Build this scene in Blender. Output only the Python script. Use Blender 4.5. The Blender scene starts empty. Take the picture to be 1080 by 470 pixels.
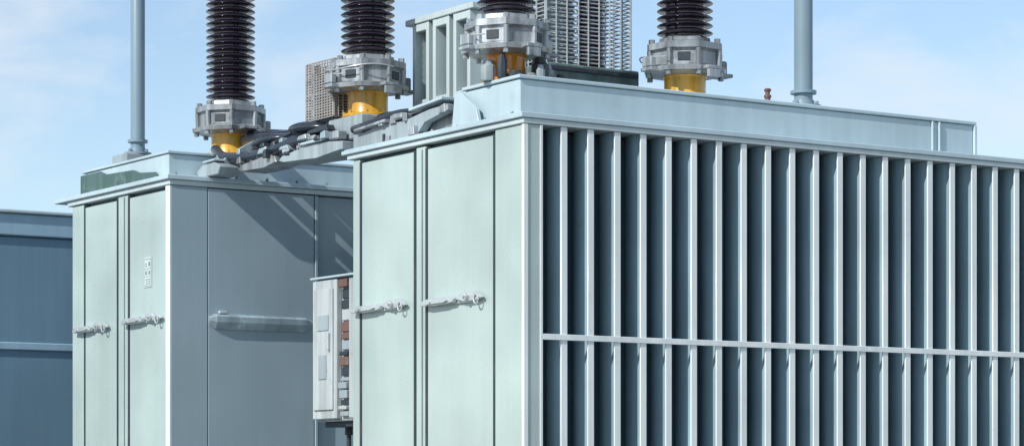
import bpy, bmesh, math, random
from mathutils import Vector, Matrix
random.seed(7)
scene=bpy.context.scene
scene.view_settings.view_transform='Standard'
scene.view_settings.look='None'
scene.view_settings.exposure=0
COL=scene.collection

# ---------------------------------------------------------------- materials
def nodes(m):
    m.use_nodes=True
    nt=m.node_tree
    return nt,nt.nodes,nt.links,nt.nodes['Principled BSDF']

def paint(name,col,rough=0.42,var=0.08,streak=0.07,metal=0.0,bump=0.03,dirt=(0.16,0.15,0.12),dirt_amt=0.18,spec=0.5,coat=0.0):
    m=bpy.data.materials.new(name); nt,N,L,b=nodes(m)
    geo=N.new('ShaderNodeNewGeometry')
    n1=N.new('ShaderNodeTexNoise'); n1.inputs['Scale'].default_value=1.7; n1.inputs['Detail'].default_value=2
    L.new(geo.outputs['Position'],n1.inputs['Vector'])
    mp=N.new('ShaderNodeMapping'); mp.inputs['Scale'].default_value=(14,14,0.7)
    L.new(geo.outputs['Position'],mp.inputs['Vector'])
    n2=N.new('ShaderNodeTexNoise'); n2.inputs['Scale'].default_value=1.6; n2.inputs['Detail'].default_value=4
    L.new(mp.outputs[0],n2.inputs['Vector'])
    n3=N.new('ShaderNodeTexNoise'); n3.inputs['Scale'].default_value=9; n3.inputs['Detail'].default_value=5; n3.inputs['Roughness'].default_value=0.7
    L.new(geo.outputs['Position'],n3.inputs['Vector'])
    r1=N.new('ShaderNodeMapRange'); r1.inputs[1].default_value=0.3; r1.inputs[2].default_value=0.7
    r1.inputs[3].default_value=1-var; r1.inputs[4].default_value=1+var
    L.new(n1.outputs['Fac'],r1.inputs[0])
    r2=N.new('ShaderNodeMapRange'); r2.inputs[1].default_value=0.3; r2.inputs[2].default_value=0.7
    r2.inputs[3].default_value=1-streak; r2.inputs[4].default_value=1+streak*0.5
    L.new(n2.outputs['Fac'],r2.inputs[0])
    mul=N.new('ShaderNodeMath'); mul.operation='MULTIPLY'
    L.new(r1.outputs[0],mul.inputs[0]); L.new(r2.outputs[0],mul.inputs[1])
    vm=N.new('ShaderNodeVectorMath'); vm.operation='SCALE'; vm.inputs[0].default_value=col
    L.new(mul.outputs[0],vm.inputs['Scale'])
    r3=N.new('ShaderNodeMapRange'); r3.inputs[1].default_value=0.56; r3.inputs[2].default_value=0.78
    r3.inputs[3].default_value=0; r3.inputs[4].default_value=dirt_amt
    L.new(n3.outputs['Fac'],r3.inputs[0])
    mix=N.new('ShaderNodeMix'); mix.data_type='RGBA'
    L.new(r3.outputs[0],mix.inputs[0]); L.new(vm.outputs[0],mix.inputs[6]); mix.inputs[7].default_value=(*dirt,1)
    L.new(mix.outputs[2],b.inputs['Base Color'])
    rr=N.new('ShaderNodeMapRange'); rr.inputs[3].default_value=rough-0.08; rr.inputs[4].default_value=rough+0.15
    L.new(n3.outputs['Fac'],rr.inputs[0]); L.new(rr.outputs[0],b.inputs['Roughness'])
    b.inputs['Metallic'].default_value=metal
    b.inputs['Specular IOR Level'].default_value=spec
    b.inputs['Coat Weight'].default_value=coat; b.inputs['Coat Roughness'].default_value=0.12
    bp=N.new('ShaderNodeBump'); bp.inputs['Strength'].default_value=bump; bp.inputs['Distance'].default_value=0.02
    L.new(n1.outputs['Fac'],bp.inputs['Height']); L.new(bp.outputs[0],b.inputs['Normal'])
    return m

M_door =paint('pale_green_grey_paint',(0.39,0.485,0.465),0.26,var=0.15,bump=0.14,streak=0.03,dirt_amt=0.06,coat=0.5)
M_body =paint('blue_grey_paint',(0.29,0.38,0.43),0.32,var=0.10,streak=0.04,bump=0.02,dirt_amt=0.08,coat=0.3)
M_frame=paint('light_grey_paint',(0.50,0.59,0.60),0.32,coat=0.3)
M_edge =paint('lit_edge_paint',(0.74,0.80,0.80),0.30,var=0.08,streak=0.12,coat=0.3)  # extra pale so front edges look sunlit; the brightness is in the colour
M_fin  =paint('shaded_fin_paint',(0.27,0.40,0.46),0.28,var=0.14,streak=0.22,coat=0.4)  # darker teal than the edges: shade between fins is put into the colour
M_back =paint('recess_shade_paint',(0.045,0.08,0.11),0.5)  # very dark colour paints the shade at the back of the fin gaps
M_lid  =paint('pale_blue_lid_paint',(0.44,0.56,0.61),0.30,var=0.1,coat=0.3)
M_dark =paint('dark_steel',(0.028,0.040,0.050),0.40,dirt_amt=0.4)
M_green=paint('dark_grey_green_paint',(0.055,0.11,0.10),0.22,streak=0.35,dirt=(0.3,0.4,0.36),dirt_amt=0.5)
M_gbase=paint('grey_green_paint',(0.13,0.19,0.18),0.3,streak=0.35,dirt=(0.04,0.06,0.06),dirt_amt=0.7)
M_blue =paint('deep_teal_blue_paint',(0.15,0.26,0.345),0.40)
M_blid =paint('light_blue_band_paint',(0.30,0.46,0.57),0.38)
M_galv =paint('galvanised_steel',(0.36,0.39,0.41),0.32,metal=0.4,streak=0.5,var=0.35,dirt=(0.045,0.045,0.045),dirt_amt=1.0)
M_scuff=paint('scuffed_paint',(0.30,0.385,0.43),0.22,streak=0.3,var=0.2,dirt=(0.82,0.85,0.86),dirt_amt=1.0,coat=0.5)
M_latch=paint('zinc_steel',(0.60,0.64,0.65),0.24,metal=0.45,dirt=(0.10,0.10,0.10),dirt_amt=0.7,coat=0.2)
M_wire =paint('wire_steel',(0.50,0.54,0.56),0.35,metal=0.35,dirt=(0.08,0.08,0.08),dirt_amt=0.8)
M_wireb=paint('weathered_wire_steel',(0.42,0.40,0.38),0.4,metal=0.3,dirt=(0.12,0.09,0.07),dirt_amt=0.8)
M_yel  =paint('yellow_enamel_paint',(0.66,0.36,0.03),0.28,var=0.2,streak=0.4,dirt=(0.20,0.08,0.015),dirt_amt=0.8,coat=0.4)
M_ora  =paint('amber_enamel_paint',(0.70,0.26,0.008),0.22,var=0.3,streak=0.5,dirt=(0.08,0.03,0.02),dirt_amt=1.0,coat=0.8)
M_por  =paint('purple_black_porcelain',(0.024,0.016,0.032),0.10,streak=0.25,dirt=(0.11,0.09,0.13),dirt_amt=0.3,bump=0.02,coat=0.8)
M_pole =paint('grey_pole_paint',(0.20,0.29,0.35),0.33)
M_rad  =paint('mid_grey_paint',(0.30,0.36,0.385),0.36,streak=0.25,var=0.15)
M_cab  =paint('weathered_grey_paint',(0.42,0.465,0.475),0.4,streak=0.3,dirt=(0.20,0.17,0.15),dirt_amt=0.6)
M_rust =paint('muted_brown_red_paint',(0.15,0.085,0.07),0.5,dirt=(0.25,0.24,0.23),dirt_amt=0.7)
M_rub  =paint('black_rubber',(0.018,0.025,0.038),0.24,coat=0.3)
M_stick=paint('faded_white_sticker',(0.50,0.585,0.57),0.5,dirt_amt=0.1)
M_print=paint('grey_print',(0.18,0.24,0.25),0.5)
M_conc =paint('concrete',(0.32,0.31,0.29),0.85,dirt_amt=0.4)

# ---------------------------------------------------------------- helpers
WL={}
Z3=Vector((0,0,0))
def finish(ob,parent,world):
    COL.objects.link(ob)
    WL[ob.name]=Vector(world)
    if parent is not None:
        ob.parent=parent
        ob.location=Vector(world)-WL[parent.name]
    else: ob.location=world
    return ob
def smooth(bm,ang=35):
    for f in bm.faces: f.smooth=True
    for e in bm.edges:
        if len(e.link_faces)==2 and e.calc_face_angle(0)>math.radians(ang): e.smooth=False
def to_obj(name,bm,mat,parent,world,ang=35):
    bmesh.ops.recalc_face_normals(bm,faces=bm.faces[:])
    smooth(bm,ang)
    me=bpy.data.meshes.new(name); bm.to_mesh(me); bm.free()
    for m in (mat if isinstance(mat,list) else [mat]): me.materials.append(m)
    return finish(bpy.data.objects.new(name,me),parent,world)
def add_box(bm,b,o,bevel,seg=1,mi=0):
    x0,x1,y0,y1,z0,z1=b
    before=set(bm.faces) if mi else None
    r=bmesh.ops.create_cube(bm,size=1.0)
    vs=r['verts']
    for v in vs:
        v.co=Vector(((x0+x1)/2+v.co.x*(x1-x0),(y0+y1)/2+v.co.y*(y1-y0),(z0+z1)/2+v.co.z*(z1-z0)))-o
    if bevel>0:
        m=min(x1-x0,y1-y0,z1-z0)
        es=list({e for v in vs for e in v.link_edges})
        bmesh.ops.bevel(bm,geom=es,offset=min(bevel,m*0.35),segments=seg,affect='EDGES',profile=0.5)
    if mi:
        for f in bm.faces:
            if f not in before: f.material_index=mi
def boxes(name,bl,mat,parent,bevel=0.004,origin=None):
    if isinstance(bl,tuple): bl=[bl]
    o=Vector(origin) if origin else Vector(((bl[0][0]+bl[0][1])/2,(bl[0][2]+bl[0][3])/2,bl[0][4]))
    bm=bmesh.new()
    for b in bl: add_box(bm,b,o,bevel)
    return to_obj(name,bm,mat,parent,o,30)
def each(name,bl,mat,parent,bevel=0.003):
    for b in bl: boxes(name,[b],mat,parent,bevel)
def add_prism(bm,pts,x0,x1,o,axis='x',bevel=0.002):
    mk=(lambda p,t: Vector((t,p[0],p[1]))) if axis=='x' else (lambda p,t: Vector((p[0],p[1],t)))
    A=[bm.verts.new(mk(p,x0)-o) for p in pts]; B=[bm.verts.new(mk(p,x1)-o) for p in pts]
    n=len(pts); fs=[]
    for i in range(n):
        j=(i+1)%n; fs.append(bm.faces.new((A[i],A[j],B[j],B[i])))
    fs.append(bm.faces.new(A[::-1])); fs.append(bm.faces.new(B))
    if bevel>0:
        es=list({e for f in fs for e in f.edges})
        bmesh.ops.bevel(bm,geom=es,offset=bevel,segments=1,affect='EDGES')
def prism(name,pts,x0,x1,mat,parent,axis='x',bevel=0.002,world=None):
    o=Vector(world) if world else (Vector((x0,pts[0][0],pts[0][1])) if axis=='x' else Vector((pts[0][0],pts[0][1],x0)))
    bm=bmesh.new(); add_prism(bm,pts,x0,x1,o,axis,bevel)
    return to_obj(name,bm,mat,parent,o,30)
def add_cyl(bm,p0,p1,r,seg=16,r1=None):
    p0=Vector(p0);p1=Vector(p1);d=p1-p0
    q=Vector((0,0,1)).rotation_difference(d.normalized())
    r1=r if r1 is None else r1
    A=[];B=[]
    for i in range(seg):
        a=2*math.pi*(i+.5)/seg
        A.append(bm.verts.new(p0+q@Vector((r*math.cos(a),r*math.sin(a),0))))
        B.append(bm.verts.new(p1+q@Vector((r1*math.cos(a),r1*math.sin(a),0))))
    for i in range(seg):
        j=(i+1)%seg; bm.faces.new((A[i],A[j],B[j],B[i]))
    bm.faces.new(A[::-1]); bm.faces.new(B)
def add_lathe(bm,prof,c=(0,0,0),seg=40,ph=0.0):
    c=Vector(c); rings=[]
    for r,z in prof:
        rings.append([bm.verts.new(c+Vector((r*math.cos(ph+2*math.pi*i/seg),r*math.sin(ph+2*math.pi*i/seg),z))) for i in range(seg)])
    for a,b in zip(rings,rings[1:]):
        for i in range(seg):
            j=(i+1)%seg; bm.faces.new((a[i],a[j],b[j],b[i]))
    bm.faces.new(rings[0][::-1]); bm.faces.new(rings[-1])
def add_tube(bm,pts,r,seg=8):
    pts=[Vector(p) for p in pts]; rings=[]
    for k,p in enumerate(pts):
        d=(pts[min(k+1,len(pts)-1)]-pts[max(k-1,0)]).normalized()
        q=Vector((0,0,1)).rotation_difference(d)
        rings.append([bm.verts.new(p+q@Vector((r*math.cos(2*math.pi*i/seg),r*math.sin(2*math.pi*i/seg),0))) for i in range(seg)])
    for a,b in zip(rings,rings[1:]):
        for i in range(seg):
            j=(i+1)%seg; bm.faces.new((a[i],a[j],b[j],b[i]))
    bm.faces.new(rings[0][::-1]); bm.faces.new(rings[-1])
def curve(ctrl,n=20):
    c=[Vector(p) for p in ctrl]; c=[2*c[0]-c[1]]+c+[2*c[-1]-c[-2]]; out=[]
    for k in range(1,len(c)-2):
        for i in range(n):
            t=i/n
            out.append(0.5*((2*c[k])+(-c[k-1]+c[k+1])*t+(2*c[k-1]-5*c[k]+4*c[k+1]-c[k+2])*t*t+(-c[k-1]+3*c[k]-3*c[k+1]+c[k+2])*t**3))
    out.append(c[-2]); return out
def empty(name,loc,label,cat,group=None):
    e=bpy.data.objects.new(name,None); e.empty_display_size=0.3
    finish(e,None,loc); e['label']=label; e['category']=cat
    if group: e['group']=group
    return e
def copy_to(ob,parent,world):
    n=ob.copy(); COL.objects.link(n); WL[n.name]=Vector(world)
    n.parent=parent; n.location=Vector(world)-(WL[parent.name] if parent else Vector((0,0,0)))
    return n
def bolts(T,pts,r=0.009,h=0.013,name='bolt'):
    bm=bmesh.new(); add_cyl(bm,(0,0,-0.001),(0,0,h),r,6); add_cyl(bm,(0,0,h-.0005),(0,0,h*1.7),r*.5,8)
    b=to_obj(name,bm,M_galv,T,pts[0])
    for p in pts[1:]: copy_to(b,T,p)

# ---------------------------------------------------------------- transformer one
T1=empty('power_transformer',(1.5,0.65,0),'pale green-grey power transformer with finned radiator wall and tall bushings','transformer','power transformers in the substation')
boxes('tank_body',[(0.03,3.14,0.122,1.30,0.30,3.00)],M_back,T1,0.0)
boxes('plinth_base',[(0.02,3.16,0.05,1.32,0.14,0.30)],M_dark,T1,0.005)
boxes('corner_post',[(0.0,0.082,0.0,0.210,0.30,3.005)],M_door,T1,0.0025)
boxes('corner_trim',[(-0.004,0.014,-0.0045,-0.0008,0.30,3.004),(-0.0045,-0.0008,-0.0045,0.014,0.30,3.004)],M_edge,T1,0.001)
boxes('corner_trim',[(0.070,0.0825,-0.0045,-0.0008,0.30,3.004)],M_edge,T1,0.001)
boxes('corner_post',[(3.10,3.18,0.0,0.20,0.30,3.005)],M_frame,T1,0.003)
boxes('corner_post',[(0.0,0.10,1.280,1.336,0.30,3.0)],M_door,T1,0.004)
boxes('door_mullion',[(0.002,0.10,0.740,0.814,0.30,3.0)],M_door,T1,0.004)
boxes('mullion_strip',[(-0.008,0.0015,0.760,0.794,0.32,2.99)],M_door,T1,0.003)
each('door_gap_shade',[(0.001,0.029,0.2105,0.2265,0.32,2.99),(0.001,0.029,0.7225,0.7395,0.32,2.99),(0.001,0.029,0.8145,0.8315,0.32,2.99),(0.001,0.029,1.2625,1.2795,0.32,2.99)],M_dark,T1,0.0)  # dark strips filling the door gaps, painted-in shade of the grooves
def latch(door,X,ya,yb,z):
    bm=bmesh.new(); o=Vector((X,(ya+yb)/2,z)); L=yb-ya
    add_prism(bm,[(yb,z-.012),(yb-.01,z+.004),(yb-.12*L,z+.010),(ya+.46*L,z+.013),(ya+.42*L,z+.002),(ya+.46*L,z-.012),(yb-.25*L,z-.019),(yb-.03*L,z-.016)],X-0.032,X-0.012,o,'x',0.002)
    add_prism(bm,[(ya+.41*L,z-.004),(ya+.41*L,z+.012),(ya+.34*L,z+.022),(ya+.14*L,z+.024),(ya+.04*L,z+.008),(ya,z-.004),(ya+.10*L,z-.012),(ya+.30*L,z-.012)],X-0.026,X-0.012,o,'x',0.002)
    add_prism(bm,[(yb-.12*L,z-.014),(yb-.12*L,z+.008),(ya+.58*L,z+.010),(ya+.52*L,z-.004),(ya+.58*L,z-.012)],X-0.041,X-0.0325,o,'x',0.002)
    add_box(bm,(X-0.0115,X-0.001,ya+L*.12,yb-L*.14,z-0.018,z+0.014),o,0.002)
    add_cyl(bm,Vector((X-0.040,ya+L*0.24,z+.006))-o,Vector((X-0.001,ya+L*0.24,z+.006))-o,0.015,16)
    add_cyl(bm,Vector((X-0.048,ya+L*0.24,z+.006))-o,Vector((X-0.001,ya+L*0.24,z+.006))-o,0.008,6)
    add_cyl(bm,Vector((X-0.046,yb-L*0.20,z-.003))-o,Vector((X-0.040,yb-L*0.20,z-.003))-o,0.008,6)
    ring=[Vector((X-0.030,ya+L*0.08+0.016*math.cos(a),z-0.010+0.018*math.sin(a)))-o for a in [i*math.pi/8 for i in range(17)]]
    add_tube(bm,ring,0.0035,6)
    return to_obj('handle',bm,M_latch,door,o,30)
def door(T,X,y0,y1,z0,z1,mat,hy):
    o=(X+0.01,(y0+y1)/2,z0)
    d=boxes('door',[(X,X+0.026,y0,y1,z0,z1)],mat,T,0.003,origin=o)
    latch(d,X,hy[0],hy[1],hy[2])
    return d
door(T1,0.002,0.227,0.722,0.34,2.985,M_door,(0.27,0.735,2.356))
door(T1,0.002,0.832,1.262,0.34,2.985,M_door,(0.86,1.31,2.360))
boxes('lid',[(-0.022,3.22,-0.012,1.40,3.028,3.050)],M_lid,T1,0.003)
boxes('lid_flange',[(-0.010,3.20,-0.006,1.37,3.006,3.0275)],M_frame,T1,0.003)
X0=0.187
bm=bmesh.new(); ov=Vector((X0,0.066,0.36))
half=[(0.005,0.0086),(0.007,0.016),(0.014,0.030),(0.0195,0.046),(0.0215,0.062),(0.0205,0.080),(0.016,0.098),(0.009,0.112),(0.006,0.121)]
sec=[(X0-w,y) for w,y in half]+[(X0+w,y) for w,y in half[::-1]]
A=[bm.verts.new(Vector((x,y,0.36))-ov) for x,y in sec]; B=[bm.verts.new(Vector((x,y,3.005))-ov) for x,y in sec]
for i in range(len(sec)):
    j=(i+1)%len(sec); bm.faces.new((A[i],A[j],B[j],B[i]))
bm.faces.new(A[::-1]); bm.faces.new(B)
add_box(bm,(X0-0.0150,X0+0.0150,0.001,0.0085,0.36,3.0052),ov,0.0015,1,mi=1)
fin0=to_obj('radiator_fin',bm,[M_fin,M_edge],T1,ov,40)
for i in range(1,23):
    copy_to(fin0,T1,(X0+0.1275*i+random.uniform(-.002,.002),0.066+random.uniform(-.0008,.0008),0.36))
boxes('radiator_rail',[(0.083,3.099,-0.0045,0.0002,2.174,2.197)],M_edge,T1,0.0015)
boxes('radiator_rail',[(0.083,3.099,-0.0045,0.0002,1.15,1.173)],M_edge,T1,0.0015)
# raised cover box: a narrow ridge behind the radiator wall
C1=boxes('tank_cover',[(0.044,2.44,0.10,0.50,3.051,3.196)],M_lid,T1,0.004)
boxes('cover_rim',[(0.034,2.455,0.090,0.512,3.197,3.212)],M_lid,C1,0.003)
each('cover_flange',[(2.441,2.458,0.09,0.50,3.052,3.195),(2.19,2.20,0.088,0.099,3.055,3.195),(2.23,2.24,0.088,0.099,3.055,3.195)],M_lid,C1,0.003)
boxes('cover_step',[(0.10,0.30,0.5125,0.66,3.051,3.165)],M_rad,T1,0.004)
boxes('bank_plinth',[(0.33,0.60,0.90,1.36,3.051,3.2135)],M_rad,T1,0.004)
bolts(T1,[(0.01,0.10+i*0.2,3.0505) for i in range(6)],0.008,0.008)
boxes('rear_tank',[(0.80,2.9,1.41,2.50,0.3,3.05)],M_body,T1,0.005)
boxes('bushing_pedestal',[(0.02,0.28,1.30,1.59,3.101,3.205),(0.02,0.80,1.42,1.58,3.04,3.10)],M_rad,T1,0.006)
# low roof lip hardware
prism('roof_bracket',[(1.33,3.053),(1.33,3.100),(1.12,3.128),(0.90,3.122),(0.70,3.145),(0.56,3.150),(0.56,3.125),(0.74,3.10),(0.80,3.053)],-0.002,0.035,M_rad,T1)
prism('roof_bracket',[(0.98,3.053),(0.98,3.12),(0.72,3.150),(0.54,3.165),(0.53,3.12),(0.60,3.053)],0.050,0.066,M_galv,T1)
prism('roof_bracket',[(0.54,3.053),(0.52,3.185),(0.48,3.190),(0.36,3.110),(0.34,3.053)],0.005,0.022,M_lid,T1)
prism('roof_bracket_cap',[(1.28,3.1165),(1.28,3.128),(1.02,3.142),(1.02,3.1295)],-0.03,0.07,M_galv,T1)
prism('roof_bracket_cap',[(0.84,3.152),(0.84,3.164),(0.58,3.182),(0.58,3.170)],-0.02,0.09,M_lid,T1)
each('clamp_block',[(-0.02,0.04,0.90,0.965,3.1305,3.156),(0.07,0.13,1.02,1.12,3.051,3.15),(0.08,0.16,0.76,0.86,3.051,3.13)],M_galv,T1,0.006)
# short chunky pieces carrying the cables over the gap and onto the other roof
prism('swing_arm',[(1.90,3.050),(1.95,3.062),(1.92,3.082),(1.78,3.094),(1.70,3.104),(1.50,3.100),(1.37,3.090),(1.37,3.052),(1.60,3.040)],-0.035,0.12,M_rad,T1,bevel=0.004)
prism('swing_arm',[(2.32,3.052),(2.36,3.066),(2.32,3.086),(2.12,3.098),(2.00,3.094),(1.98,3.062),(2.10,3.050)],-0.03,0.10,M_galv,T1,bevel=0.004)
prism('pipe_support',[(2.62,3.0475),(2.64,3.080),(2.58,3.106),(2.46,3.110),(2.40,3.085),(2.42,3.0475)],-0.10,0.02,M_rad,T1,bevel=0.004)
prism('swing_arm_cap',[(1.72,3.105),(1.72,3.117),(1.52,3.119),(1.52,3.1065)],-0.05,0.04,M_lid,T1,bevel=0.003)
prism('swing_arm_cap',[(2.56,3.111),(2.56,3.120),(2.44,3.122),(2.44,3.1125)],-0.11,0.0,M_lid,T1,bevel=0.003)
each('clamp_block',[(-0.030,0.02,2.12,2.18,3.099,3.125),(-0.04,0.0,1.85,1.91,3.089,3.116),(-0.045,-0.01,1.60,1.66,3.120,3.142),(-0.04,0.01,1.40,1.48,3.102,3.14)],M_galv,T1,0.006)
bolts(T1,[(-0.03,1.76,3.098),(-0.01,2.24,3.092),(-0.06,2.50,3.122)],0.013,0.014,'bracket_bolt')
rnd=random.Random(11)
for k in range(14):
    y=rnd.uniform(0.42,1.25); x=rnd.uniform(-0.01,0.035); z=3.051+(0.068 if k%2 else 0.0)
    bm=bmesh.new(); ly=rnd.uniform(0.02,0.07); lz=rnd.uniform(0.012,0.035)
    if k%3==0: add_cyl(bm,(0,0,0),(0,0,lz+.015),0.012,6)
    else: add_prism(bm,[(0,0),(ly,0),(ly*.8,lz),(ly*.1,lz*1.2)],-.02,.02,Z3,'x',0.002)
    to_obj('edge_clamp',bm,rnd.choice([M_galv,M_dark,M_rad,M_dark]),T1,(x,y,z),30)
for k in range(20):
    y=rnd.uniform(1.38,2.50); x=rnd.uniform(-0.04,0.02); z=3.085+rnd.uniform(0,.06)
    bm=bmesh.new(); ly=rnd.uniform(0.03,0.09); lz=rnd.uniform(0.015,0.035)
    if k%3==0: add_cyl(bm,(0,0,0),(0,ly,0.004),0.016,10)
    else: add_prism(bm,[(0,0),(ly,0),(ly*.8,lz),(ly*.1,lz*1.2)],-.025,.025,Z3,'x',0.003)
    to_obj('cable_lug',bm,rnd.choice([M_galv,M_dark,M_dark,M_rad,M_body]),T1,(x,y,z),30)

# ---------------------------------------------------------------- bushings
def bushing(T,x,y,z,rings=0,yr=0.088,tm=None,ph=0.0,arms=True):
    B=bpy.data.objects.new('bushing',None); finish(B,T,(x,y,z))
    bm=bmesh.new()
    add_lathe(bm,[(yr+0.022,0),(yr+0.024,0.004),(yr+0.024,0.012),(yr+0.020,0.015),(yr+0.003,0.016),(yr,0.022),(yr,0.100),(yr+0.006,0.108)],seg=40)
    for i in range(8):
        a=i*math.pi/4+.2; p=Vector(((yr+0.014)*math.cos(a),(yr+0.014)*math.sin(a),0.014)); add_cyl(bm,p,p+Vector((0,0,0.012)),0.007,6)
    to_obj('turret',bm,tm or M_yel,B,(x,y,z))
    bm=bmesh.new()
    add_lathe(bm,[(0.10,0.1085),(0.125,0.110),(0.145,0.114),(0.180,0.118),(0.184,0.136),(0.160,0.142),(0.152,0.150),(0.152,0.200),(0.160,0.208),(0.168,0.212),(0.168,0.238),(0.130,0.246),(0.116,0.250),(0.114,0.264),(0.100,0.268),(0.09,0.275)],seg=8,ph=ph)
    for i in range(8):
        a=i*math.pi/4+ph; c,s=math.cos(a),math.sin(a)
        add_cyl(bm,(0.148*c,0.148*s,0.239),(0.148*c,0.148*s,0.258),0.013,6)
        add_cyl(bm,(0.162*c,0.162*s,0.100),(0.162*c,0.162*s,0.117),0.012,6)
        add_cyl(bm,(0.155*c,0.155*s,0.138),(0.158*c,0.158*s,0.210),0.011,8)
    add_box(bm,(0.15,0.222,-0.045,0.035,0.1205,0.135),Z3,0.002)
    add_box(bm,(0.170,0.205,-0.030,0.025,0.1355,0.190),Z3,0.006)
    add_box(bm,(-0.035,0.035,-0.205,-0.15,0.1195,0.134),Z3,0.002)
    if arms:
        add_box(bm,(-0.205,-0.15,-0.040,0.035,0.1185,0.133),Z3,0.002)
        add_box(bm,(-0.205,-0.175,-0.035,0.030,0.1335,0.180),Z3,0.006)
        add_box(bm,(-0.03,0.03,-0.205,-0.190,0.085,0.1190),Z3,0.002)
    to_obj('clamp_flange',bm,M_galv,B,(x,y,z),25)
    for i in range(8):
        if i%2: continue
        a=i*math.pi/4+math.pi/8+ph; R=0.152*math.cos(math.pi/8)+0.0012
        bm=bmesh.new(); add_box(bm,(-0.0025,0.003,-0.026,0.026,0.158,0.194),Z3,0.0015,1)
        bmesh.ops.translate(bm,verts=bm.verts[:],vec=(R,0,0))
        bmesh.ops.rotate(bm,verts=bm.verts[:],cent=(0,0,0),matrix=Matrix.Rotation(a,3,'Z'))
        to_obj('clamp_recess_shade',bm,M_dark,B,(x,y,z))  # dark plates on the flange faces; shade of a recess is in their colour
    for k in range(rings):
        zz=0.178+0.024*k; R=0.190-.006*k
        bm=bmesh.new()
        add_tube(bm,[(R*math.cos(a),R*math.sin(a),zz+0.008*math.sin(3*a+k)) for a in [i*math.pi/18+.3*k for i in range(22+k*5)]],0.003,6)
        to_obj('guard_wire',bm,M_wire,B,(x,y,z))
    p=0.0315; z0=0.275; n=40
    prof=[(0.088,0.268)]
    for k in range(n):
        b=z0+k*p
        prof+=[(0.082,b),(0.084,b+0.006),(0.105,b+0.0085),(0.1155,b+0.0115),(0.1185,b+0.0150),(0.1150,b+0.0190),(0.095,b+0.0245),(0.084,b+0.0280)]
    top=z0+n*p
    prof+=[(0.084,top)]
    bm=bmesh.new(); add_lathe(bm,prof,seg=48)
    to_obj('insulator',bm,M_por,B,(x,y,z),60)
    bm=bmesh.new(); add_lathe(bm,[(0.10,top),(0.102,top+.004),(0.102,top+0.06),(0.06,top+0.09),(0.03,top+0.095),(0.03,top+0.22),(0.025,top+0.23)],seg=32)
    to_obj('terminal_cap',bm,M_galv,B,(x,y,z))
    return B
bushing(T1,0.135,0.335,3.213,rings=1,yr=0.080,tm=M_ora,ph=0.2)
bushing(T1,1.05,0.364,3.213,rings=1,ph=0.5)
bushing(T1,0.135,1.441,3.206,rings=2,ph=0.1)
for (dx,dy,z1,w,m) in ((-0.10,-0.02,3.295,0.034,M_rad),(-0.03,-0.115,3.248,0.034,M_dark),(0.035,-0.125,3.242,0.026,M_galv),(0.105,-0.085,3.315,0.036,M_dark),(-0.085,-0.10,3.315,0.020,M_dark),(0.17,-0.03,3.30,0.034,M_rad),(0.22,-0.06,3.26,0.026,M_dark),(0.07,-0.14,3.275,0.018,M_rad)):
    bm=bmesh.new(); h=z1-3.2125
    add_lathe(bm,[(w*.9,0),(w,.006),(w,h*.7),(w*.7,h*.8),(w*.6,h)],seg=8)
    to_obj('pipe_fitting',bm,m,T1,(0.135+dx,0.335+dy,3.2125),30)

# boxed radiator unit on the roof
X=0.34
rb=boxes('radiator_bank',[(X+0.10,X+0.24,0.93,1.43,3.215,3.625)],M_dark,T1,0.004)
boxes('bank_top',[(X-0.008,X+0.26,0.900,1.455,3.6255,3.652)],M_frame,rb,0.003)
boxes('bank_base',[(X-0.004,X+0.26,0.91,1.445,3.214,3.262)],M_frame,rb,0.003)
for i in range(3):
    y=0.932+i*0.168
    boxes('bank_column',[(X-0.002,X+0.0995,y,y+0.022,3.2625,3.625),(X-0.002,X+0.0995,y+0.112,y+0.134,3.2625,3.625),(X-0.001,X+0.0985,y+0.0225,y+0.1115,3.59,3.6245),(X-0.001,X+0.0985,y+0.0225,y+0.1115,3.263,3.29)],M_frame,rb,0.003)
    boxes('bank_panel',[(X+0.035,X+0.0985,y+0.034,y+0.082,3.2905,3.5895)],M_rad,rb,0.004)
each('bank_end_rib',[(X+0.102,X+0.12,0.912,0.9295,3.2625,3.625),(X+0.16,X+0.17,0.916,0.9295,3.2625,3.625),(X+0.20,X+0.24,0.912,0.9295,3.2625,3.625)],M_frame,rb,0.003)

# guarded arresters on thick grey-green base
boxes('guard_base',[(0.57,1.00,0.68,1.10,3.051,3.315),(0.55,1.03,0.66,1.12,3.316,3.385)],M_gbase,T1,0.006)
each('guard_base_strip',[(0.56,1.02,0.650,0.6595,3.352,3.372),(0.62,0.66,0.670,0.6795,3.22,3.315),(0.90,0.94,0.670,0.6795,3.22,3.315)],M_dark,T1,0.003)
def cage(x0,x1,y0,y1,z0,z1,px,pz,T,r=0.0035,nm='wire_guard',jit=.002,mat=None):
    bm=bmesh.new(); ov=Vector(((x0+x1)/2,(y0+y1)/2,z0))
    def seg(a,b,rr=r): add_tube(bm,[Vector(a)-ov,Vector(b)-ov],rr,5)
    nz=int((z1-z0)/pz)
    for k in range(nz+1):
        z=z0+k*(z1-z0)/nz; j=random.uniform(-jit,jit)
        seg((x0,y0,z),(x1,y0,z+j)); seg((x0,y1,z),(x1,y1,z+j)); seg((x0,y0,z),(x0,y1,z+j)); seg((x1,y0,z),(x1,y1,z+j))
    nx=max(1,int((x1-x0)/px)); ny=max(1,int((y1-y0)/px))
    for i in range(nx+1):
        x=x0+i*(x1-x0)/nx+random.uniform(-jit,jit)*(0<i<nx)
        rr=r*(1.8 if i in (0,nx) else 1)
        seg((x,y0-.003,z0),(x,y0-.003,z1),rr); seg((x,y1+.003,z0),(x,y1+.003,z1),rr)
    for i in range(ny+1):
        y=y0+i*(y1-y0)/ny
        seg((x0-.003,y,z0),(x0-.003,y,z1)); seg((x1+.003,y,z0),(x1+.003,y,z1))
    return to_obj(nm,bm,mat or M_wire,T,ov)
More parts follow.
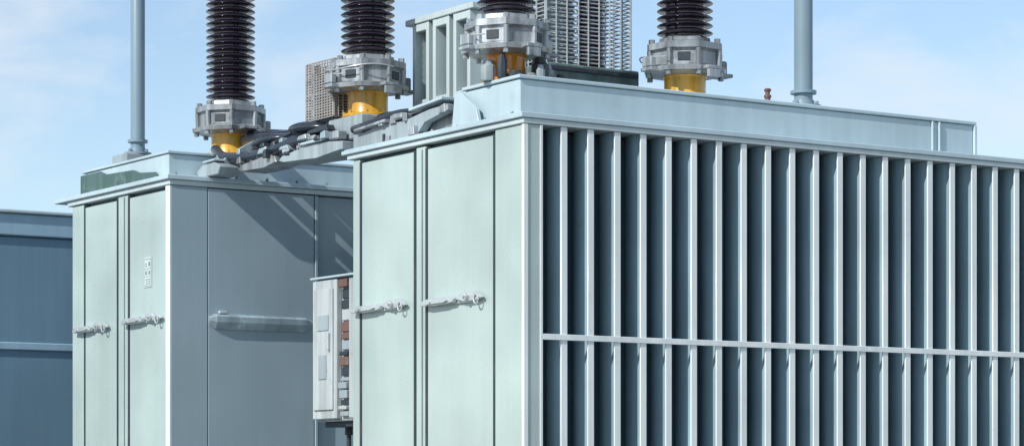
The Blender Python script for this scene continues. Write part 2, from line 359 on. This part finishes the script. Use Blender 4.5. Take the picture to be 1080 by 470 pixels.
cage(0.57,1.01,0.70,1.08,3.388,3.98,0.055,0.0165,T1,r=0.0033,jit=.003)
cage(0.03,0.19,1.56,1.80,3.225,3.475,0.022,0.0115,T1,r=0.0034,jit=.004,mat=M_wireb)
boxes('relay_case',[(0.06,0.15,1.60,1.77,3.11,3.44)],M_dark,T1,0.01)
boxes('cage_bracket',[(0.05,0.12,1.50,1.60,3.338,3.350)],M_galv,T1,0.003)
def coil(x,y,z,h,r,p,nm,mat):
    prof=[(r*.7,0)]
    n=int(h/p)
    for k in range(n):
        b=k*p; prof+=[(r*.80,b+p*.07),(r*.96,b+p*.22),(r,b+p*.42),(r*.96,b+p*.62),(r*.80,b+p*.85)]
    bm=bmesh.new(); add_lathe(bm,prof,seg=32); to_obj(nm,bm,mat,T1,(x,y,z),60)
coil(0.93,0.88,3.386,0.75,0.065,0.03,'surge_arrester',M_por)
coil(0.64,0.98,3.386,0.75,0.045,0.03,'surge_arrester',M_por)
coil(0.79,0.95,3.386,0.75,0.085,0.026,'reactor_coil',M_rad)
def hose(pts,r,T,mat=M_rub,nm='cable'):
    bm=bmesh.new(); ov=Vector(pts[0]); add_tube(bm,[p-ov for p in curve(pts,10)],r,14); to_obj(nm,bm,mat,T,ov)
hose([(0.08,1.62,3.165),(0.05,1.80,3.165),(0.045,2.05,3.150),(0.06,2.35,3.150),(0.10,2.62,3.150)],0.030,T1)
hose([(0.14,1.62,3.19),(0.12,1.80,3.200),(0.11,2.05,3.200),(0.12,2.35,3.215),(0.17,2.66,3.245)],0.032,T1)
hose([(0.02,1.60,3.140),(0.0,1.78,3.140),(-0.015,2.00,3.125),(-0.01,2.25,3.120),(-0.02,2.50,3.140),(0.03,2.70,3.20)],0.024,T1)
hose([(0.20,1.64,3.17),(0.19,1.90,3.185),(0.19,2.20,3.220),(0.20,2.5,3.260),(0.20,2.66,3.275)],0.028,T1)
hose([(0.02,1.36,3.14),(0.0,1.20,3.140),(0.03,1.0,3.165),(0.07,0.80,3.155),(0.09,0.62,3.18)],0.018,T1)
hose([(0.06,1.30,3.16),(0.05,1.14,3.175),(0.08,0.98,3.16),(0.12,0.85,3.14)],0.016,T1)
def lens(c,rx,ry,rz,rot,mat,nm):
    bm=bmesh.new(); prof=[(math.sin(math.pi*i/14),-math.cos(math.pi*i/14)) for i in range(1,14)]
    add_lathe(bm,prof,seg=28)
    for v in bm.verts:
        v.co=Vector((v.co.x*rx,v.co.y*ry,v.co.z*rz))
    bmesh.ops.rotate(bm,verts=bm.verts[:],cent=(0,0,0),matrix=Matrix.Rotation(rot,3,'X'))
    to_obj(nm,bm,mat,T1,c,50)
lens((0.07,1.82,3.200),0.09,0.16,0.034,0.06,M_rub,'insulating_boot')
lens((0.06,2.18,3.180),0.08,0.15,0.032,-0.05,M_rub,'insulating_boot')
for y,z,m in ((1.69,3.150,M_rad),(2.02,3.150,M_dark),(2.36,3.155,M_rad)):
    bm=bmesh.new()
    add_prism(bm,[(-0.035,-0.030),(-0.035,0.005),(0.0,0.024),(0.09,0.070),(0.17,0.078),(0.23,0.060),(0.23,-0.030)],0,0.028,Z3,'x',0.003)
    bmesh.ops.rotate(bm,verts=bm.verts[:],cent=(0,0,0),matrix=Matrix.Rotation(-math.pi/2,3,'Z'))
    to_obj('cable_clamp',bm,m,T1,(0.0,y,z),30)
prism('flat_plate',[(1.66,3.150),(1.66,3.163),(1.50,3.175),(1.48,3.150)],-0.045,-0.001,M_dark,T1)
bm=bmesh.new(); add_lathe(bm,[(0.012,0),(0.012,0.02),(0.016,0.022),(0.016,0.03),(0.010,0.034),(0.010,0.045),(0.014,0.048),(0.016,0.054),(0.010,0.06)],seg=16)
to_obj('breather_valve',bm,M_rust,T1,(1.33,0.16,3.213))

# ---------------------------------------------------------------- control cabinet in the gap
C=boxes('control_box',[(0.235,0.42,1.667,2.07,1.90,2.545)],M_cab,T1,0.006)
boxes('control_box_door',[(0.205,0.2345,1.845,2.066,1.91,2.540)],M_cab,C,0.004)
boxes('control_box_door',[(0.196,0.2045,1.87,2.045,1.95,2.50)],M_cab,C,0.006)
boxes('control_box_top',[(0.195,0.43,1.660,2.076,2.5455,2.556)],M_lid,C,0.003)
boxes('side_cover',[(0.212,0.2345,1.670,1.745,1.91,2.540)],M_cab,C,0.004)
each('nameplate',[(0.1915,0.1955,1.90,2.0,2.31,2.38),(0.1915,0.1955,1.92,1.99,2.09,2.20)],M_rad,C,0.0015)
boxes('handle',[(0.180,0.1955,1.885,1.898,2.22,2.30)],M_latch,C,0.003)
rk=random.Random(3); z=1.92
while z<2.52:
    h=rk.uniform(0.015,0.05); d=rk.uniform(0,0.02)
    boxes('terminal_block',[(0.205+d,0.2345,1.752+rk.uniform(0,.01),1.838-rk.uniform(0,.012),z,min(z+h,2.535))],rk.choice([M_rust,M_cab,M_rust,M_dark,M_rad]),C,0.003)
    z+=h+0.006
each('cabinet_bracket',[(0.42,0.80,1.75,1.80,1.95,2.0),(0.42,0.80,1.95,2.0,1.95,2.0),(0.26,0.40,1.70,2.05,1.875,1.899),(0.42,0.80,1.75,1.80,2.45,2.5)],M_dark,C,0.003)
for y in (1.78,1.95):
    bm=bmesh.new(); add_cyl(bm,(0,0,0),(0,0,1.474),0.011,12); add_cyl(bm,(0,0,1.44),(0,0,1.4745),0.018,6)
    to_obj('conduit',bm,M_dark,C,(0.33,y,0.4))

# ---------------------------------------------------------------- transformer two
T2=empty('power_transformer',(0.3,3.1,0),'pale green-grey transformer cabinet with flat side and double doors','transformer','power transformers in the substation')
X=-0.281
boxes('tank_body',[(X+0.03,0.90,2.60,3.64,0.30,3.0)],M_back,T2,0.0)
boxes('plinth_base',[(X+0.02,1.9,2.58,3.64,0.14,0.299)],M_dark,T2,0.005)
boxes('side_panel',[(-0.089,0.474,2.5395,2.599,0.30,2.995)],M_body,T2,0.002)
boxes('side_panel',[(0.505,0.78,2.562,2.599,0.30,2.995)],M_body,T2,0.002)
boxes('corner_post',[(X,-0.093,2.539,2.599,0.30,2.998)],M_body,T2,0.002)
boxes('corner_post',[(X,X+0.10,3.524,3.662,0.30,2.998)],M_door,T2,0.005)
boxes('panel_frame',[(0.478,0.494,2.534,2.5985,0.30,2.995)],M_body,T2,0.003)
boxes('door_mullion',[(X+0.002,X+0.1,3.012,3.122,0.30,2.998)],M_door,T2,0.004)
boxes('mullion_strip',[(X-0.008,X+0.0015,3.045,3.090,0.32,2.99)],M_door,T2,0.003)
each('door_gap_shade',[(X+0.001,X+0.029,2.992,3.0115,0.32,2.99),(X+0.001,X+0.029,3.1225,3.138,0.32,2.99),(X+0.001,X+0.029,3.509,3.5235,0.32,2.99)],M_dark,T2,0.0)  # door grooves filled with dark strips in place of their shade
door(T2,X+0.002,2.601,2.991,0.34,2.980,M_door,(2.60,3.03,2.392))
door(T2,X+0.002,3.139,3.508,0.34,2.980,M_door,(3.20,3.60,2.380))
boxes('corner_trim',[(X-0.005,X-0.0008,2.541,2.585,0.30,2.998)],M_edge,T2,0.0015)
bm=bmesh.new(); ov=Vector((0.18,2.53,2.38))
pr=[(2.5390,2.338),(2.532,2.340),(2.512,2.372),(2.511,2.398),(2.520,2.408),(2.5390,2.412)]
rq=random.Random(9)
def ring(x,s): return [bm.verts.new(Vector((x,2.5390+(y-2.5390)*s*(1+rq.uniform(-.04,.04)),2.385+(z-2.385)*s*(1+rq.uniform(-.03,.03))))-ov) for y,z in pr]
rs=[ring(-0.088,0.45),ring(-0.055,1.0),ring(0.08,1.0),ring(0.22,1.0),ring(0.34,1.0),ring(0.42,0.95),ring(0.465,0.35)]
for a,b in zip(rs,rs[1:]):
    for i in range(6): j=(i+1)%6; bm.faces.new((a[i],a[j],b[j],b[i]))
bm.faces.new(rs[0][::-1]); bm.faces.new(rs[-1])
led=to_obj('side_ledge',bm,M_scuff,T2,ov,15)
boxes('ledge_tab',[(-0.04,0.0,2.518,2.5385,2.412,2.426)],M_latch,led,0.003)
boxes('lid',[(X-0.025,0.9,2.524,3.83,3.024,3.046)],M_lid,T2,0.003)
boxes('lid_flange',[(X-0.010,0.9,2.533,3.70,3.0,3.0235)],M_frame,T2,0.003)
C2=boxes('tank_cover',[(-0.235,0.78,2.66,3.62,3.047,3.160)],M_lid,T2,0.004)
boxes('cover_rim',[(-0.243,0.79,2.650,3.63,3.161,3.174)],M_lid,C2,0.003)
prism('cover_side_plate',[(3.63,3.050),(3.63,3.150),(3.40,3.150),(3.34,3.125),(3.02,3.118),(2.96,3.095),(2.78,3.085),(2.74,3.050)],-0.252,-0.2362,M_green,C2,bevel=0.003)
boxes('cover_fitting',[(-0.22,-0.07,3.16,3.33,3.1745,3.220)],M_rad,C2,0.006)
bolts(T2,[(-0.25+i*0.16,2.555,3.0465) for i in range(7)],0.009,0.010)
bushing(T2,0.152,2.783,3.177,rings=0,yr=0.092,ph=0.35,arms=False)
Xs=X-0.0012; yc=2.785; zc=2.61
ov=Vector((Xs,yc,zc-.05))
lab=boxes('warning_label',[(Xs-0.0006,Xs+0.002,yc-.042,yc+.042,zc-.068,zc+.072)],M_stick,T2,0.0)
bm=bmesh.new()
def st(y0,y1,z0,z1): add_box(bm,(Xs-0.0012,Xs-0.0007,yc+y0,yc+y1,zc+z0,zc+z1),ov,0)
for q in ((-.038,.038,.062,.065),(-.038,.038,-.063,-.060),(-.038,-.036,-.06,.062),(.036,.038,-.06,.062),(-.036,.036,.018,.020),(-.036,.036,-.020,-.018),(-.002,0,-.018,.018),(-.028,-.010,.030,.050),(.005,.028,.040,.044),(.005,.028,.030,.034),(-.028,-.012,-.010,.008),(.010,.026,-.010,.008),(-.030,.028,-.034,-.030),(-.030,.020,-.044,-.040),(-.030,.024,-.054,-.050)): st(*q)
to_obj('label_print',bm,M_print,lab,ov)

# ---------------------------------------------------------------- transformer three
T3=empty('power_transformer',(0.6,5.6,0),'deep blue transformer cabinet with light blue lid, partly hidden','transformer','power transformers in the substation')
boxes('tank_body',[(-1.9,2.4,4.85,6.6,0.3,2.96)],M_blue,T3,0.01)
boxes('plinth_base',[(-1.88,2.38,4.87,6.55,0.14,0.299)],M_dark,T3,0.005)
boxes('lid',[(-1.94,2.44,4.83,6.64,2.961,3.08)],M_blid,T3,0.006)
boxes('lid_rim',[(-1.97,2.47,4.81,6.67,3.081,3.100)],M_lid,T3,0.005)
boxes('side_rail',[(-1.86,2.36,4.835,4.849,2.345,2.385)],M_blid,T3,0.004)
boxes('side_rail',[(-1.86,2.36,4.835,4.849,1.30,1.345)],M_blid,T3,0.004)
for x in (-1.86,-1.0,0.55,1.4,2.3):
    boxes('stiffener',[(x,x+0.05,4.80,4.848,0.31,2.33)],M_blue,T3,0.005)

# ---------------------------------------------------------------- poles
def pole(x,y,z,r,h,label):
    P=empty('metal_pole',(x,y,z),label,'pole','slender metal poles')
    bm=bmesh.new(); add_lathe(bm,[(r,0.012),(r,h),(r*0.6,h+.02)],seg=32); to_obj('pole_shaft',bm,M_pole,P,(x,y,z))
    bm=bmesh.new(); add_lathe(bm,[(r*1.9,0),(r*1.9,0.010),(r*1.2,0.014),(r*1.15,0.030),(r*1.01,0.032)],seg=24)
    for i in range(4):
        a=i*math.pi/2+.4; add_cyl(bm,(r*1.6*math.cos(a),r*1.6*math.sin(a),0.008),(r*1.6*math.cos(a),r*1.6*math.sin(a),0.024),0.008,6)
    to_obj('base_flange',bm,M_pole,P,(x,y,z))
    bm=bmesh.new(); add_lathe(bm,[(r*1.0,0.058),(r*1.4,0.059),(r*1.4,0.072),(r*1.0,0.073)],seg=24); to_obj('collar',bm,M_pole,P,(x,y,z))
pole(-0.128,3.225,3.221,0.035,1.7,'grey metal pole on flange beside pale transformer bushing')
pole(1.557,0.20,3.214,0.040,1.7,'thick blue-grey metal pole on transformer cover')

# ---------------------------------------------------------------- ground
def gravel():
    m=bpy.data.materials.new('gravel'); nt,N,L,b=nodes(m)
    g=N.new('ShaderNodeNewGeometry'); v=N.new('ShaderNodeTexVoronoi'); v.inputs['Scale'].default_value=28
    L.new(g.outputs['Position'],v.inputs['Vector'])
    n=N.new('ShaderNodeTexNoise'); n.inputs['Scale'].default_value=0.6; n.inputs['Detail'].default_value=6; L.new(g.outputs['Position'],n.inputs['Vector'])
    r=N.new('ShaderNodeValToRGB'); r.color_ramp.elements[0].color=(0.16,0.155,0.145,1); r.color_ramp.elements[1].color=(0.36,0.35,0.33,1)
    mx=N.new('ShaderNodeMath'); mx.operation='ADD'
    sp=N.new('ShaderNodeSeparateColor'); L.new(v.outputs['Color'],sp.inputs[0]); 
    mh=N.new('ShaderNodeMath'); mh.operation='MULTIPLY'; mh.inputs[1].default_value=0.5; L.new(sp.outputs[0],mh.inputs[0])
    L.new(mh.outputs[0],mx.inputs[0]); 
    mn=N.new('ShaderNodeMath'); mn.operation='MULTIPLY'; mn.inputs[1].default_value=0.5; L.new(n.outputs['Fac'],mn.inputs[0]); L.new(mn.outputs[0],mx.inputs[1])
    L.new(mx.outputs[0],r.inputs[0]); L.new(r.outputs[0],b.inputs['Base Color']); b.inputs['Roughness'].default_value=0.9
    bp=N.new('ShaderNodeBump'); bp.inputs['Distance'].default_value=0.03; L.new(v.outputs['Distance'],bp.inputs['Height']); L.new(bp.outputs[0],b.inputs['Normal'])
    return m
bm=bmesh.new(); bmesh.ops.create_grid(bm,x_segments=8,y_segments=8,size=600)
g=to_obj('ground',bm,gravel(),None,(0,0,0)); g['kind']='structure'
for i,b in enumerate([(-0.4,3.6,-0.4,1.35,0.0,0.139),(-0.7,2.4,1.36,3.95,0.0,0.139),(-2.3,2.8,4.5,7.0,0.0,0.139)]):
    p=boxes('pavement',[b],M_conc,None,0.015); p['kind']='structure'

# ---------------------------------------------------------------- light and sky
az=256.0; el=36.0
sd=Vector((math.sin(math.radians(az))*math.cos(math.radians(el)),math.cos(math.radians(az))*math.cos(math.radians(el)),math.sin(math.radians(el))))
s=bpy.data.lights.new('sun','SUN'); s.energy=4.4; s.angle=math.radians(0.6); s.color=(1.0,0.965,0.90)
so=bpy.data.objects.new('sun',s); COL.objects.link(so); so.rotation_euler=sd.to_track_quat('Z','Y').to_euler(); so.location=(-8,-4,8)

w=bpy.data.worlds.new('World'); scene.world=w; w.use_nodes=True
N=w.node_tree.nodes; L=w.node_tree.links; bg=N['Background']
sky=N.new('ShaderNodeTexSky'); sky.sky_type='NISHITA'; sky.sun_disc=False
sky.sun_elevation=math.radians(el); sky.sun_rotation=math.radians(az); sky.air_density=1.0; sky.dust_density=0.3; sky.ozone_density=2.6
tc=N.new('ShaderNodeTexCoord')
mp=N.new('ShaderNodeMapping'); mp.inputs['Scale'].default_value=(1.0,1.0,2.0); mp.inputs['Location'].default_value=(0.95,0.3,0.5)
L.new(tc.outputs['Generated'],mp.inputs['Vector'])
n=N.new('ShaderNodeTexNoise'); n.inputs['Scale'].default_value=9; n.inputs['Detail'].default_value=7; n.inputs['Roughness'].default_value=0.55; n.inputs['Distortion'].default_value=0.3
L.new(mp.outputs[0],n.inputs['Vector'])
r=N.new('ShaderNodeMapRange'); r.inputs[1].default_value=0.45; r.inputs[2].default_value=0.68; r.inputs[3].default_value=0.10; r.inputs[4].default_value=0.85
L.new(n.outputs['Fac'],r.inputs[0])
mix=N.new('ShaderNodeMix'); mix.data_type='RGBA'
L.new(r.outputs[0],mix.inputs[0]); L.new(sky.outputs[0],mix.inputs[6]); mix.inputs[7].default_value=(5.4,5.8,6.2,1)
L.new(mix.outputs[2],bg.inputs['Color']); bg.inputs['Strength'].default_value=0.15

# ---------------------------------------------------------------- camera
cam=bpy.data.cameras.new('camera'); co=bpy.data.objects.new('camera',cam); COL.objects.link(co)
co.location=(-5.52,-8.334,1.6); co.rotation_euler=(math.radians(90),0,math.radians(-33.24))
cam.lens=90.93; cam.sensor_width=36; cam.shift_y=0.258; cam.clip_end=3000
scene.camera=co
